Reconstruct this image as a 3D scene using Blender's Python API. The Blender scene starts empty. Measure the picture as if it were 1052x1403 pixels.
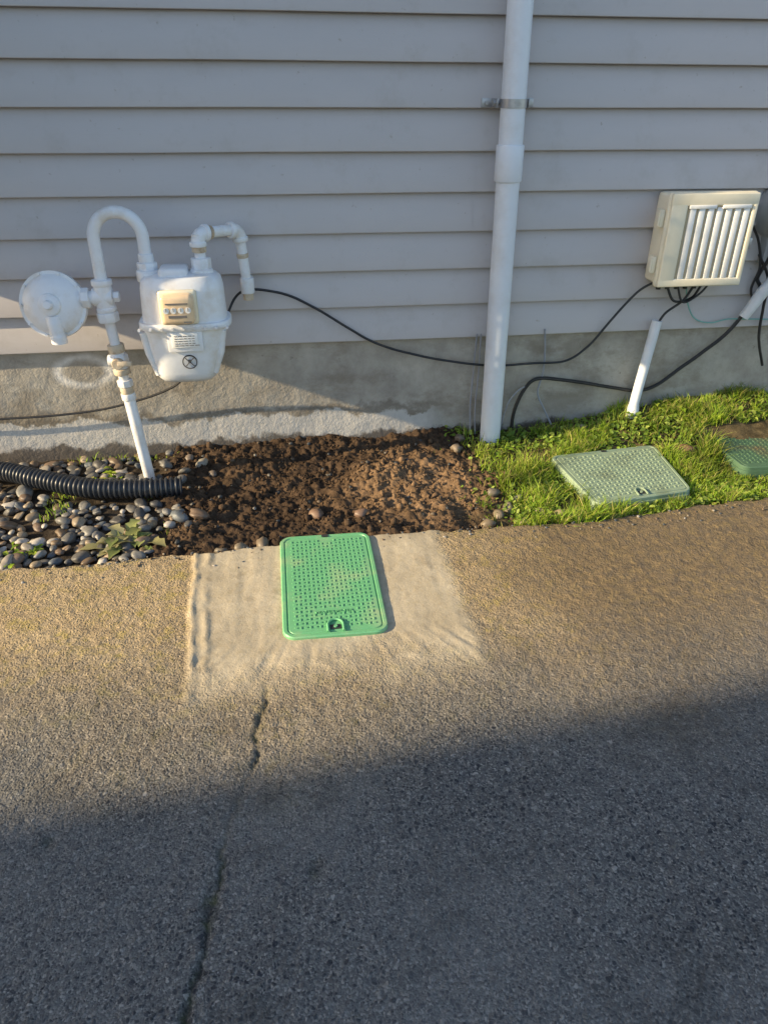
import bpy, bmesh, math, numpy as np
from mathutils import Vector
rng=np.random.default_rng(7)
sc=bpy.context.scene
rad=math.radians
# ---------------------------------------------------------------- noise
def _h(ix,iy,s):
    n=(ix.astype(np.int64)*374761393+iy.astype(np.int64)*668265263+s*974711)&0x7fffffff
    n=((n^(n>>13))*1274126177)&0x7fffffff
    n=(n^(n>>16))&0xffff
    return n/65535.0
def vn(x,y,s=0):
    x=np.asarray(x,float);y=np.asarray(y,float)
    ix=np.floor(x);iy=np.floor(y);fx=x-ix;fy=y-iy
    fx=fx*fx*(3-2*fx);fy=fy*fy*(3-2*fy)
    a=_h(ix,iy,s);b=_h(ix+1,iy,s);c=_h(ix,iy+1,s);d=_h(ix+1,iy+1,s)
    return (a+(b-a)*fx)*(1-fy)+(c+(d-c)*fx)*fy
def fbm(x,y,f,o=4,s=0,g=.5):
    t=0;a=1;n=0
    for i in range(o):
        t=t+a*(vn(x*f+17.3*i,y*f-9.1*i,s+i)-.5);n+=a;a*=g;f*=2.03
    return t/n*2
def ss(a,b,x):
    t=np.clip((x-a)/(b-a),0,1);return t*t*(3-2*t)
# ---------------------------------------------------------------- materials
def mat(name):
    m=bpy.data.materials.new(name);m.use_nodes=True
    nt=m.node_tree;nt.nodes.clear()
    o=nt.nodes.new('ShaderNodeOutputMaterial');b=nt.nodes.new('ShaderNodeBsdfPrincipled')
    nt.links.new(b.outputs[0],o.inputs[0])
    return m,nt,b
class N:
    def __init__(s,nt): s.nt=nt
    def n(s,t,**k):
        x=s.nt.nodes.new(t)
        for a,v in k.items(): setattr(x,a,v)
        return x
    def l(s,a,b): s.nt.links.new(a,b)
    def co(s,sc=(1,1,1)):
        t=s.n('ShaderNodeTexCoord');m=s.n('ShaderNodeMapping');m.inputs['Scale'].default_value=sc
        s.l(t.outputs['Object'],m.inputs[0]);return m.outputs[0]
    def noise(s,co,scale,det=4,rough=.55,dist=0):
        x=s.n('ShaderNodeTexNoise');x.inputs['Scale'].default_value=scale;x.inputs['Detail'].default_value=det
        x.inputs['Roughness'].default_value=rough;x.inputs['Distortion'].default_value=dist
        s.l(co,x.inputs['Vector']);return x.outputs[0]
    def warp(s,co,scale,amt):
        x=s.n('ShaderNodeTexNoise');x.inputs['Scale'].default_value=scale;x.inputs['Detail'].default_value=1
        s.l(co,x.inputs['Vector'])
        a=s.n('ShaderNodeVectorMath',operation='SUBTRACT');s.l(x.outputs['Color'],a.inputs[0]);a.inputs[1].default_value=(.5,.5,.5)
        b=s.n('ShaderNodeVectorMath',operation='SCALE');s.l(a.outputs[0],b.inputs[0]);b.inputs['Scale'].default_value=amt
        c=s.n('ShaderNodeVectorMath',operation='ADD');s.l(co,c.inputs[0]);s.l(b.outputs[0],c.inputs[1]);return c.outputs[0]
    def vor(s,co,scale,feature='F1'):
        x=s.n('ShaderNodeTexVoronoi',feature=feature);x.inputs['Scale'].default_value=scale
        s.l(co,x.inputs['Vector']);return x
    def sep(s,c):
        x=s.n('ShaderNodeSeparateColor');s.l(c,x.inputs[0]);return x.outputs
    def ramp(s,v,stops,interp='LINEAR'):
        x=s.n('ShaderNodeValToRGB');cr=x.color_ramp;cr.interpolation=interp
        while len(cr.elements)<len(stops): cr.elements.new(.5)
        for e,(p,c) in zip(cr.elements,stops):
            e.position=p;e.color=(c,c,c,1) if not isinstance(c,tuple) else (*c,1)
        s.l(v,x.inputs[0]);return x.outputs[0]
    def mix(s,f,a,b,mode='MIX'):
        x=s.n('ShaderNodeMix',data_type='RGBA',blend_type=mode)
        for i,v in ((0,f),(6,a),(7,b)):
            if isinstance(v,(int,float)): x.inputs[i].default_value=v
            elif isinstance(v,tuple): x.inputs[i].default_value=(*v,1)
            else: s.l(v,x.inputs[i])
        return x.outputs[2]
    def math(s,op,a,b=0.):
        x=s.n('ShaderNodeMath',operation=op)
        for i,v in ((0,a),(1,b)):
            if isinstance(v,(int,float)): x.inputs[i].default_value=v
            else: s.l(v,x.inputs[i])
        return x.outputs[0]
    def bump(s,b,h,strength=.5,dist=.01,prev=None):
        x=s.n('ShaderNodeBump');x.inputs['Strength'].default_value=strength;x.inputs['Distance'].default_value=dist
        s.l(h,x.inputs['Height'])
        if prev: s.l(prev,x.inputs['Normal'])
        if b: s.l(x.outputs[0],b.inputs['Normal'])
        return x.outputs[0]
def simple(name,c,rough=.5,dirt=None,dscale=8,damt=.5,metal=0,bumps=0,bscale=60,fine=.12):
    m,nt,b=mat(name);k=N(nt);co=k.co()
    col=k.mix(k.noise(co,40,3),tuple(max(0,x*(1-fine)) for x in c),tuple(min(1,x*(1+fine)) for x in c))
    if dirt:
        f=k.ramp(k.noise(co,dscale,6,.65),[(.5,0.),(.72,damt)])
        col=k.mix(f,col,dirt)
    k.l(col,b.inputs['Base Color']);b.inputs['Roughness'].default_value=rough;b.inputs['Metallic'].default_value=metal
    if bumps: k.bump(b,k.noise(co,bscale,4),bumps,.004)
    return m
def vcol(name,rough=.8,noisescale=60,amt=.3,transl=0,bumps=.3,bd=.004,spec=.3):
    m,nt,b=mat(name);k=N(nt);co=k.co()
    a=k.n('ShaderNodeAttribute',attribute_name='Col')
    if amt:
        f=k.ramp(k.noise(co,noisescale,4,.6),[(.25,1-amt),(.75,1+0.0)])
        col=k.mix(1.,a.outputs[0],f,'MULTIPLY')
    else: col=a.outputs[0]
    k.l(col,b.inputs['Base Color']);b.inputs['Roughness'].default_value=rough
    b.inputs['Specular IOR Level'].default_value=spec
    if bumps: k.bump(b,k.noise(co,noisescale*1.5,4,.65),bumps,bd)
    if transl:
        t=k.n('ShaderNodeBsdfTranslucent');k.l(col,t.inputs[0]);mx=k.n('ShaderNodeMixShader');mx.inputs[0].default_value=transl
        k.l(b.outputs[0],mx.inputs[1]);k.l(t.outputs[0],mx.inputs[2])
        k.l(mx.outputs[0],[n for n in nt.nodes if n.type=='OUTPUT_MATERIAL'][0].inputs[0])
    return m
# ---------------------------------------------------------------- mesh builder
class MB:
    def __init__(s): s.v=[];s.f=[];s.m=[];s.sm=[];s.mats=[];s.n=0
    def mi(s,m):
        if m not in s.mats: s.mats.append(m)
        return s.mats.index(m)
    def add(s,v,f,m,smooth=True):
        v=[tuple(map(float,p)) for p in v];b=s.n;s.v+=v;s.n+=len(v);i=s.mi(m)
        for q in f: s.f.append(tuple(b+j for j in q));s.m.append(i);s.sm.append(smooth)
    def tube(s,pts,r,m,seg=16,cap=True,smooth=True):
        P=np.array(pts,float);n=len(P);r=np.broadcast_to(np.array(r,float),(n,))
        T=np.gradient(P,axis=0);T/=np.linalg.norm(T,axis=1)[:,None]+1e-12
        u=np.cross(T[0],[0,0,1.]);
        if np.linalg.norm(u)<.1:u=np.cross(T[0],[0,1.,0])
        u/=np.linalg.norm(u);V=[]
        A=np.linspace(0,2*np.pi,seg,endpoint=False)
        for i in range(n):
            u=u-T[i]*(u@T[i]);u/=np.linalg.norm(u);w=np.cross(T[i],u)
            V.append(P[i]+r[i]*(np.cos(A)[:,None]*u+np.sin(A)[:,None]*w))
        V=np.concatenate(V);F=[]
        for i in range(n-1):
            for j in range(seg):
                k=(j+1)%seg;F.append((i*seg+j,i*seg+k,(i+1)*seg+k,(i+1)*seg+j))
        s.add(V,F,m,smooth)
        if cap:
            s.add(V[:seg],[tuple(range(seg))[::-1]],m,False);s.add(V[-seg:],[tuple(range(seg))],m,False)
    def cyl(s,a,b,r,m,seg=24,r2=None,bev=0,smooth=True):
        a=np.array(a,float);b=np.array(b,float);L=np.linalg.norm(b-a);d=(b-a)/L
        r2=r if r2 is None else r2
        if bev:
            pts=[a,a+d*bev*.3,a+d*bev,b-d*bev,b-d*bev*.3,b];rr=[r-bev,r-bev*.3,r,r2,r2-bev*.3,r2-bev]
        else: pts=[a,a+d*L*.5,b];rr=[r,(r+r2)/2,r2]
        s.tube(pts,rr,m,seg,True,smooth)
    def lathe(s,c,axis,prof,m,seg=40):
        axis=np.array(axis,float);axis/=np.linalg.norm(axis);c=np.array(c,float)
        u=np.cross(axis,[0,0,1.]);
        if np.linalg.norm(u)<.1:u=np.cross(axis,[0,1.,0])
        u/=np.linalg.norm(u);w=np.cross(axis,u);A=np.linspace(0,2*np.pi,seg,endpoint=False);V=[];F=[]
        for t,r in prof: V.append(c+axis*t+r*(np.cos(A)[:,None]*u+np.sin(A)[:,None]*w))
        for i in range(len(prof)-1):
            for j in range(seg):
                k=(j+1)%seg;F.append((i*seg+j,i*seg+k,(i+1)*seg+k,(i+1)*seg+j))
        s.add(np.concatenate(V),F,m)
    def rbox(s,c,size,bev,m,segs=2,rotz=0,rotx=0,smooth=True):
        bm=bmesh.new();bmesh.ops.create_cube(bm,size=1)
        for v in bm.verts: v.co=Vector((v.co.x*size[0],v.co.y*size[1],v.co.z*size[2]))
        if bev: bmesh.ops.bevel(bm,geom=bm.edges[:],offset=bev,segments=segs,affect='EDGES',profile=.5)
        bm.verts.index_update();V=np.array([v.co[:] for v in bm.verts]);F=[[v.index for v in f.verts] for f in bm.faces];bm.free()
        if rotx: cc,sn=math.cos(rotx),math.sin(rotx);V=V@np.array([[1,0,0],[0,cc,sn],[0,-sn,cc]])
        if rotz: cc,sn=math.cos(rotz),math.sin(rotz);V=V@np.array([[cc,sn,0],[-sn,cc,0],[0,0,1]])
        s.add(V+np.array(c),F,m,smooth)
    def obj(s,name,parent=None,auto=True):
        me=bpy.data.meshes.new(name);me.from_pydata(s.v,[],s.f)
        for m in s.mats: me.materials.append(m)
        me.polygons.foreach_set('material_index',s.m);me.polygons.foreach_set('use_smooth',s.sm);me.update()
        o=bpy.data.objects.new(name,me);sc.collection.objects.link(o)
        bm=bmesh.new();bm.from_mesh(me);bmesh.ops.recalc_face_normals(bm,faces=bm.faces);bm.to_mesh(me);bm.free()
        if auto:
            try: me.set_sharp_from_angle(angle=rad(38))
            except Exception: pass
        if parent: o.parent=parent
        return o
def empty(name):
    o=bpy.data.objects.new(name,None);sc.collection.objects.link(o);return o
def npmesh(name,V,F,m,col=None,smooth=True,parent=None):
    me=bpy.data.meshes.new(name);V=np.asarray(V,np.float32);F=np.asarray(F,np.int32);nf,k=F.shape
    me.vertices.add(len(V));me.vertices.foreach_set('co',V.ravel())
    me.loops.add(nf*k);me.loops.foreach_set('vertex_index',F.ravel())
    me.polygons.add(nf);me.polygons.foreach_set('loop_start',np.arange(0,nf*k,k,dtype=np.int32))
    me.polygons.foreach_set('use_smooth',np.full(nf,smooth));me.update(calc_edges=True);me.validate()
    if col is not None:
        a=me.color_attributes.new('Col','FLOAT_COLOR','POINT')
        c=np.ones((len(V),4),np.float32);c[:,:3]=col;a.data.foreach_set('color',c.ravel())
    me.materials.append(m);o=bpy.data.objects.new(name,me);sc.collection.objects.link(o)
    if parent:o.parent=parent
    return o
def gridF(nu,nv):
    i=np.arange(nu-1)[:,None]*nv+np.arange(nv-1)[None,:];i=i.ravel()
    return np.stack([i,i+nv,i+nv+1,i+1],1)
def smoothpath(pts,n=12):
    P=np.array(pts,float);P=np.vstack([2*P[0]-P[1],P,2*P[-1]-P[-2]]);o=[]
    for i in range(1,len(P)-2):
        for t in np.linspace(0,1,n,endpoint=False):
            a,b,c,d=P[i-1:i+3];o.append(.5*((2*b)+(-a+c)*t+(2*a-5*b+4*c-d)*t*t+(-a+3*b-3*c+d)*t**3))
    o.append(P[-2]);return np.array(o)
# ================================================================ layout functions
EX=[-1.6,-1.07,-.56,-.37,-.12,.58,1.1,2.07,3.0];EY=[-1.03,-1.014,-.972,-.982,-.97,-.937,-.949,-.86,-.80]
def edge(x):
    inp=ss(-.45,-.36,x)*(1-ss(.55,.64,x))
    return np.interp(x,EX,EY)+ (.036*(1-inp)+.022*inp)*fbm(x,x*0+3.3,7,5,5,.6)
def grassw(x,y):
    return ss(.78,1.08,x+.30*fbm(x,y,6,3,31)-.12*(y+.5))
def rockw(x,y):
    return 1-ss(-.64,-.46,x+.14*fbm(x,y,6,3,41))
def hump(x,y): return np.exp(-((x-.52)/.30)**2-((y+.43)/.17)**2)
def soil_z(x,y):
    x=np.asarray(x,float);y=np.asarray(y,float)
    g=grassw(x,y);r=rockw(x,y);d=(1-g)*(1-r)
    wallrise=ss(.9,2.4,x)*.15*ss(-.65,-.0,y)
    z=-.026+wallrise+.008*g
    z=z+d*(.045*hump(x,y)+.03*ss(-.14,0,y)+.02*np.exp(-((x-.1)/.3)**2-((y+.85)/.10)**2)-.022*np.exp(-((x+.1)/.3)**2-((y+.45)/.25)**2))
    rug=fbm(x,y,5,3,11)*.032+np.abs(fbm(x,y,15,5,12,.6))*.040+fbm(x,y,60,4,13,.65)*.012
    z=z+d*rug+(1-d)*fbm(x,y,9,4,14)*.016
    z=z-.02*r
    e=edge(x); z=np.where(y<e+.012,np.minimum(z,-.012),z)
    z=np.where(y<e-.01,-.08,z)
    return z
# ================================================================ driveway
m,nt,b=mat('driveway_concrete');k=N(nt);co=k.co()
at=k.n('ShaderNodeAttribute',attribute_name='Col');sp=k.sep(at.outputs[0])
PATCH,CRACK,LIT_DUST=sp[0],sp[1],sp[2]
cw_=k.warp(co,60,.016)
va=k.vor(cw_,56);vb=k.vor(cw_,108);vc=k.vor(co,230)
sa,sb,sc_=k.sep(va.outputs['Color']),k.sep(vb.outputs['Color']),k.sep(vc.outputs['Color'])
big=k.noise(co,1.5,4,.62);mid=k.noise(co,8,5,.68);fine=k.noise(co,260,2,.6);fin2=k.noise(co,26,5,.75)
base=k.mix(k.ramp(mid,[(.3,0.),(.7,1.)]),(.078,.076,.074),(.135,.131,.124))
base=k.mix(k.ramp(fine,[(.35,0.),(.7,.8)]),base,(.185,.18,.17))
cc=k.ramp(sc_[0],[(0.,(.02,.022,.026)),(.35,(.06,.058,.056)),(.65,(.13,.126,.118)),(.88,(.22,.21,.19)),(1.,(.38,.36,.32))])
base=k.mix(.50,base,cc)
def peb(sx,v,th,lo,hi):
    return k.math('MULTIPLY',k.ramp(sx[0],[(th,0.),(th+.02,1.)]),k.ramp(v.outputs['Distance'],[(lo,1.),(hi,0.)]))
pcol=[(0.,(.014,.017,.024)),(.45,(.032,.035,.043)),(.72,(.065,.064,.064)),(.88,(.15,.14,.12)),(1.,(.34,.32,.29))]
pb1=peb(sb,vb,.40,.34,.46);base=k.mix(k.math('MULTIPLY',pb1,.85),base,k.ramp(sb[1],pcol))
pa1=peb(sa,va,.78,.28,.37);base=k.mix(k.math('MULTIPLY',pa1,.9),base,k.ramp(sa[1],pcol))
base=k.mix(k.ramp(big,[(.42,0.),(.66,.35)]),base,(.19,.185,.175))
base=k.mix(k.ramp(k.noise(co,3.1,5,.7),[(.54,0.),(.68,.5)]),base,(.038,.036,.032))
lit_sand=k.mix(k.ramp(mid,[(.3,0.),(.7,1.)]),(.31,.225,.125),(.49,.38,.225))
lit_sand=k.mix(k.ramp(fine,[(.4,0.),(.75,.7)]),lit_sand,(.58,.46,.29))
lit_sand=k.mix(.30,lit_sand,k.mix(1.,cc,(2.0,1.5,.95),'MULTIPLY'))
lit_sand=k.mix(k.math('MULTIPLY',pb1,.35),lit_sand,(.10,.075,.05));lit_sand=k.mix(k.math('MULTIPLY',pa1,.4),lit_sand,(.14,.11,.08))
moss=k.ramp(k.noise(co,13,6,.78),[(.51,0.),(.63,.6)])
lit_sand=k.mix(moss,lit_sand,(.29,.235,.05))
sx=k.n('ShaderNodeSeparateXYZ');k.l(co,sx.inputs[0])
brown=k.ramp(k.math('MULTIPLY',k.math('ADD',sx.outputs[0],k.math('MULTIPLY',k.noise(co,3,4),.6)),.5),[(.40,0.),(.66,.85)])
lit_sand=k.mix(brown,lit_sand,k.mix(k.ramp(fin2,[(.3,0.),(.7,1.)]),(.068,.045,.025),(.25,.18,.095)))
dn=k.math('MULTIPLY',LIT_DUST,k.ramp(fin2,[(.2,.5),(.65,1.25)]));dn.node.use_clamp=True
col=k.mix(dn,base,lit_sand)  # golden sand made brighter so the colour carries part of the sunlight
cem=k.mix(k.ramp(k.noise(co,5,5,.6),[(.3,0.),(.7,1.)]),(.38,.32,.225),(.53,.46,.34))
cem=k.mix(k.ramp(k.noise(co,45,4,.7),[(.55,0.),(.8,.5)]),cem,(.26,.21,.14))
cem=k.mix(k.ramp(k.noise(co,9,5,.7),[(.54,0.),(.68,.55)]),cem,(.26,.21,.14))
pm=k.math('MULTIPLY',PATCH,k.ramp(k.noise(co,50,5,.75),[(.25,.55),(.65,1.2)]));pm.node.use_clamp=True
col=k.mix(pm,col,cem)
cg=k.mix(k.ramp(k.noise(co,30,4),[(.4,0.),(.6,1.)]),(.022,.021,.016),(.05,.055,.015))
col=k.mix(k.math('MULTIPLY',CRACK,.8),col,cg)
k.l(col,b.inputs['Base Color']);b.inputs['Roughness'].default_value=.85;b.inputs['Specular IOR Level'].default_value=.3
hh=k.math('ADD',k.ramp(vb.outputs['Distance'],[(.0,1.),(.6,0.)]),k.math('MULTIPLY',k.ramp(va.outputs['Distance'],[(0.,1.),(.6,0.)]),.6))
hh=k.math('ADD',hh,k.math('MULTIPLY',fine,.6))
hh=k.math('ADD',hh,k.math('MULTIPLY',vc.outputs['Distance'],-.5))
inv=k.math('SUBTRACT',1.,k.math('MULTIPLY',PATCH,.9))
hh=k.math('MULTIPLY',hh,inv)
bb=k.bump(None,hh,.6,.004)
k.bump(b,k.noise(co,120,3,.7),.35,.004,bb)
M_drive=m
xs=np.concatenate([-np.geomspace(30,1.75,26),np.arange(-1.7,2.8,.0075),np.geomspace(2.85,30,26)])
ts=np.concatenate([[0,0,.006,.012],np.arange(.0195,2.1,.0075),np.geomspace(2.12,14,30)])
X=np.repeat(xs[:,None],len(ts),1);T=np.repeat(ts[None],len(xs),0);Y=edge(X)-T
wx=X+.014*fbm(X,Y,14,4,51,.6);wy=Y+.02*fbm(X,Y,12,3,52)
lx_=-.352-.035*(wy+1.35)/.75
pl_=ss(-.023,.010,wx-lx_);pr_=1-ss(.53,.60,wx);pb=ss(-1.82,-1.56,wy+.12*fbm(X,Y,5,4,53)+.02*X)
patch=pl_*pr_*pb
cxp=np.interp(-Y,[1.70,1.74,2.06,2.32,2.49,2.64,3.2],[-.115,-.12,-.15,-.22,-.25,-.28,-.4])+.035*fbm(Y,Y*0,9,5,61,.6)
cd=np.abs(X-cxp)+.006*fbm(X,Y,60,2,67);cw=.001+.006*vn(X*0,Y*6,62)
crack=(1-ss(cw*.3,cw+.007,cd))*ss(1.70,1.85,-Y)*(.3+.7*ss(.3,.6,vn(Y*9,X*0,63)))
def spot(cx,cy,r0,r1,ax,ay,s): return 1-ss(r0,r1,np.hypot((X-cx)*ax,(Y-cy)*ay)+.016*fbm(X,Y,30,4,s))
crack=np.maximum(crack,.5*spot(-.0,-2.34,.008,.026,1.2,.6,64))
crack=np.maximum(crack,.4*spot(-.62,-2.2,.004,.018,1,.7,65))
crack=np.maximum(crack,.7*spot(-.235,-2.42,.004,.026,1,.3,66))
lit_dust=1-ss(.10,1.12,-Y-1.15+.25*fbm(X,Y,2.2,4,71)-.02*X)  # tan dust towards the wall, with sunlit band brightness painted in
lit_dust=lit_dust*(1-.15*ss(.55,1.6,X))
Z=fbm(X,Y,3,3,81)*.004+fbm(X,Y,55,3,82)*.0028
Z=Z*(1-patch*.7)+patch*.003
ridge=np.exp(-((wx-lx_)/.010)**2)*(.3+.7*vn(X*20,Y*25,83))*pb
ridge2=np.exp(-((wy+1.66)/.018)**2)*pl_*pr_*vn(X*30,Y*10,84)
ridge3=patch*np.exp(-((wx-lx_-.045)/.012)**2)*vn(X*20,Y*18,87)
rays=patch*ss(-1.5,-1.62,wy)*fbm(np.arctan2(X-.12,-(Y+1.1))*30,np.hypot(X,Y)*3,1,3,85)*.004
Z=Z+ridge*.009+ridge2*.005+ridge3*.006+rays+patch*fbm(X*3,Y*.6,9,3,86)*.002-crack*.008
Z[:,0]=-.12;Z[:,1]=-.014
Z[:,2]-=.004
C=np.stack([patch,crack,lit_dust],-1).reshape(-1,3)
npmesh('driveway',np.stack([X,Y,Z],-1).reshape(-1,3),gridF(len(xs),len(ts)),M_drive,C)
# ================================================================ soil bed
M_soil=vcol('soil',.95,110,.5,0,.9,.005,.12)
xs=np.concatenate([-np.geomspace(30,1.75,20),np.arange(-1.7,2.8,.006),np.geomspace(2.85,30,20)])
ys=np.concatenate([np.arange(.04,-1.16,-.006)])
X=np.repeat(xs[:,None],len(ys),1);Y=np.repeat(ys[None],len(xs),0);Z=soil_z(X,Y)
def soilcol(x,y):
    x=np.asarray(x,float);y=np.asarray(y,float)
    sunlit=np.clip(1.5*np.exp(-((x-.60)/.36)**2-((y+.55)/.30)**2)+.4*fbm(x,y,7,3,93),0,1)[...,None]  # paler soil around the hump paints in its sunlit look
    return np.array([.075,.049,.032])*(1-sunlit)+np.array([.25,.16,.092])*sunlit
g=grassw(X,Y)[...,None];r=rockw(X,Y)[...,None]
n1=vn(X*40,Y*40,91)[...,None]
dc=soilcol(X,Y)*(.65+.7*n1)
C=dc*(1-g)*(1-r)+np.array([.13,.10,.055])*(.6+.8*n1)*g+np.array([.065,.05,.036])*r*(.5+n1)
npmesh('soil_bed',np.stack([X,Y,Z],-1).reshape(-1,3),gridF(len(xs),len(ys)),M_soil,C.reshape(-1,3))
M_ground=simple('lawn_ground',(.06,.08,.03),.95,(.05,.04,.03),3,.7)
gb=MB();gb.add([(-400,-400,-.2),(400,-400,-.2),(400,400,-.2),(-400,400,-.2)],[(0,1,2,3)],M_ground,False);gb.obj('ground')
# ---------------------------------------------------------------- blobs (stones/clods)
def ico(sub):
    bm=bmesh.new();bmesh.ops.create_icosphere(bm,subdivisions=sub,radius=1);bm.verts.index_update()
    V=np.array([v.co[:] for v in bm.verts]);F=np.array([[v.index for v in f.verts] for f in bm.faces]);bm.free();return V,F
def rotm(a,b_,c):
    ca,sa,cb,sb,cc,s_=np.cos(a),np.sin(a),np.cos(b_),np.sin(b_),np.cos(c),np.sin(c)
    return np.array([[ca,-sa,0],[sa,ca,0],[0,0,1]])@np.array([[cb,0,sb],[0,1,0],[-sb,0,cb]])@np.array([[1,0,0],[0,cc,-s_],[0,s_,cc]])
def blobs(name,items,m,sub=2,lump=.12,lf=1.3,smooth=True):
    V0,F0=ico(sub);Vs=[];Fs=[];Cs=[];n=0
    for i,(p,s,ang,c) in enumerate(items):
        o=rng.random(3)*50
        d=1+lump*fbm(V0[:,0]*lf+o[0]+V0[:,2]*.7,V0[:,1]*lf+o[1]-V0[:,2]*.9,1.3,2,int(o[2]))*2
        v=(V0*d[:,None]*np.array(s))@rotm(*ang).T+np.array(p)
        Vs.append(v);Fs.append(F0+n);Cs.append(np.tile(c,(len(V0),1)));n+=len(V0)
    return npmesh(name,np.concatenate(Vs),np.concatenate(Fs),m,np.concatenate(Cs),smooth)
it=[]
while len(it)<5400:
    x=rng.uniform(-.7,1.15);y=rng.uniform(-1.03,-.01)
    d=(1-.8*grassw(x,y))*(1-rockw(x,y));e_=float(edge(np.array(x)))
    over=y<e_+.005
    if over and (rng.random()>.5*math.exp(-(e_-y)/.014) or -.07<x<.32): continue
    if not over and rng.random()>d*(.2+.8*float(ss(.35,.65,vn(np.array(x*9),np.array(y*9),171)))): continue
    s=.0016+.0065*rng.random()**3+(.018*rng.random() if rng.random()<.025 else 0)
    if over: s=min(s,.006)
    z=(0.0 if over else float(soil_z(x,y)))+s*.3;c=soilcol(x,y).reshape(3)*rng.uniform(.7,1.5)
    it.append(((x,y,z),(s,s*rng.uniform(.6,1),s*rng.uniform(.5,.9)),rng.random(3)*6,c))
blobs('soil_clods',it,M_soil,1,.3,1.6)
# river rocks
M_rock=vcol('river_rock',.5,35,.35,0,.25,.003,.4)
pal=np.array([[.16,.155,.15],[.25,.24,.22],[.11,.11,.115],[.34,.27,.19],[.24,.17,.11],[.36,.32,.27],[.20,.14,.10],[.13,.145,.16],[.48,.44,.39],[.17,.16,.145],[.11,.105,.10]])
it=[];grid=[]
def hose_y(x): return np.interp(x,[-1.7,-1.306,-1.1,-.876,-.65,-.45],[-.17,-.202,-.32,-.434,-.455,-.45])
tries=0
while len(it)<540 and tries<40000:
    tries+=1
    x=rng.uniform(-1.75,-.36);y=rng.uniform(-.99,-.03)
    s=rng.uniform(.012,.030)*(1.35 if rng.random()<.12 else 1)
    w=float(rockw(np.array(x),np.array(y)))
    dens=(1. if y<hose_y(x) else .6)*(.12+.88*float(ss(.33,.52,vn(np.array(x*7),np.array(y*7),172))))
    if rng.random()>w*dens+.015: continue
    if y<float(edge(np.array(x)))+s*.9: continue
    if abs(y-hose_y(x))<.045+s*.4 and x<-.45: continue
    lay=0
    bad=False
    for (a,b_,c_) in grid:
        dd=math.hypot(x-a,y-b_)
        if dd<(s+c_)*.66: bad=True;break
        if dd<(s+c_)*.88: lay=1
    if bad: continue
    grid.append((x,y,s))
    z=float(soil_z(x,y))+s*.35+lay*rng.uniform(0,.018)
    it.append(((x,y,z),(s*rng.uniform(.95,1.4),s*rng.uniform(.7,1),s*rng.uniform(.45,.72)),(rng.random()*6,rng.normal()*.25,rng.normal()*.25),pal[rng.integers(len(pal))]*rng.uniform(.7,1.2)))
blobs('river_rocks',it,M_rock,3,.15,.9)
it=[]
for (x,y,s,c) in [(.11,-.735,.032,(.24,.15,.10)),(.285,-.79,.03,(.22,.14,.10)),(-.12,-.945,.03,(.22,.17,.12)),(-.2,-.955,.026,(.25,.2,.14)),(-.28,-.96,.022,(.2,.17,.13)),
    (.83,-.20,.03,(.25,.2,.15)),(.86,-.12,.026,(.2,.16,.12)),(.92,-.78,.028,(.3,.25,.18)),(.86,-.84,.022,(.25,.2,.14)),(.98,-.72,.025,(.28,.26,.2)),(1.03,-.86,.024,(.26,.21,.15)),
    (.8,-.9,.03,(.22,.17,.11)),(.95,-.9,.022,(.3,.24,.16)),(1.12,-.88,.03,(.32,.25,.16)),(1.9,-.42,.042,(.24,.14,.08)),(1.93,-.5,.03,(.2,.12,.07)),(1.97,-.62,.022,(.25,.2,.15)),(1.42,-.20,.025,(.2,.18,.15)),
    (1.5,-.13,.024,(.3,.27,.23)),(-.4,-.2,.03,(.3,.27,.22)),(-.47,-.12,.025,(.25,.2,.16)),(-.35,-.28,.022,(.2,.16,.13)),(.88,-.68,.026,(.2,.17,.13))]:
    it.append(((x,y,max(float(soil_z(x,y)),-.03)+s*.40),(s*1.1,s*.85,s*.7),(rng.random()*6,.2,.1),np.array(c)*.95))
for i in range(160):
    x=rng.uniform(-1.5,2.4);e=float(edge(np.array(x)));y=e-abs(rng.normal())*.05
    if -.08<x<.32: continue
    s=rng.uniform(.003,.008);it.append(((x,y,.002),(s,s*.8,s*.6),(rng.random()*6,0,0),pal[rng.integers(len(pal))]*.8))
for i in range(130):
    x=rng.uniform(-.9,1.2);y=rng.uniform(-.93,-.05);s=rng.uniform(.004,.012)
    if y<float(edge(np.array(x)))+.01: continue
    it.append(((x,y,float(soil_z(x,y))+s*.4),(s,s*.8,s*.7),(rng.random()*6,0,0),pal[rng.integers(len(pal))]*.5))
blobs('loose_stones',it,M_rock,2,.25,1.3)
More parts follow.
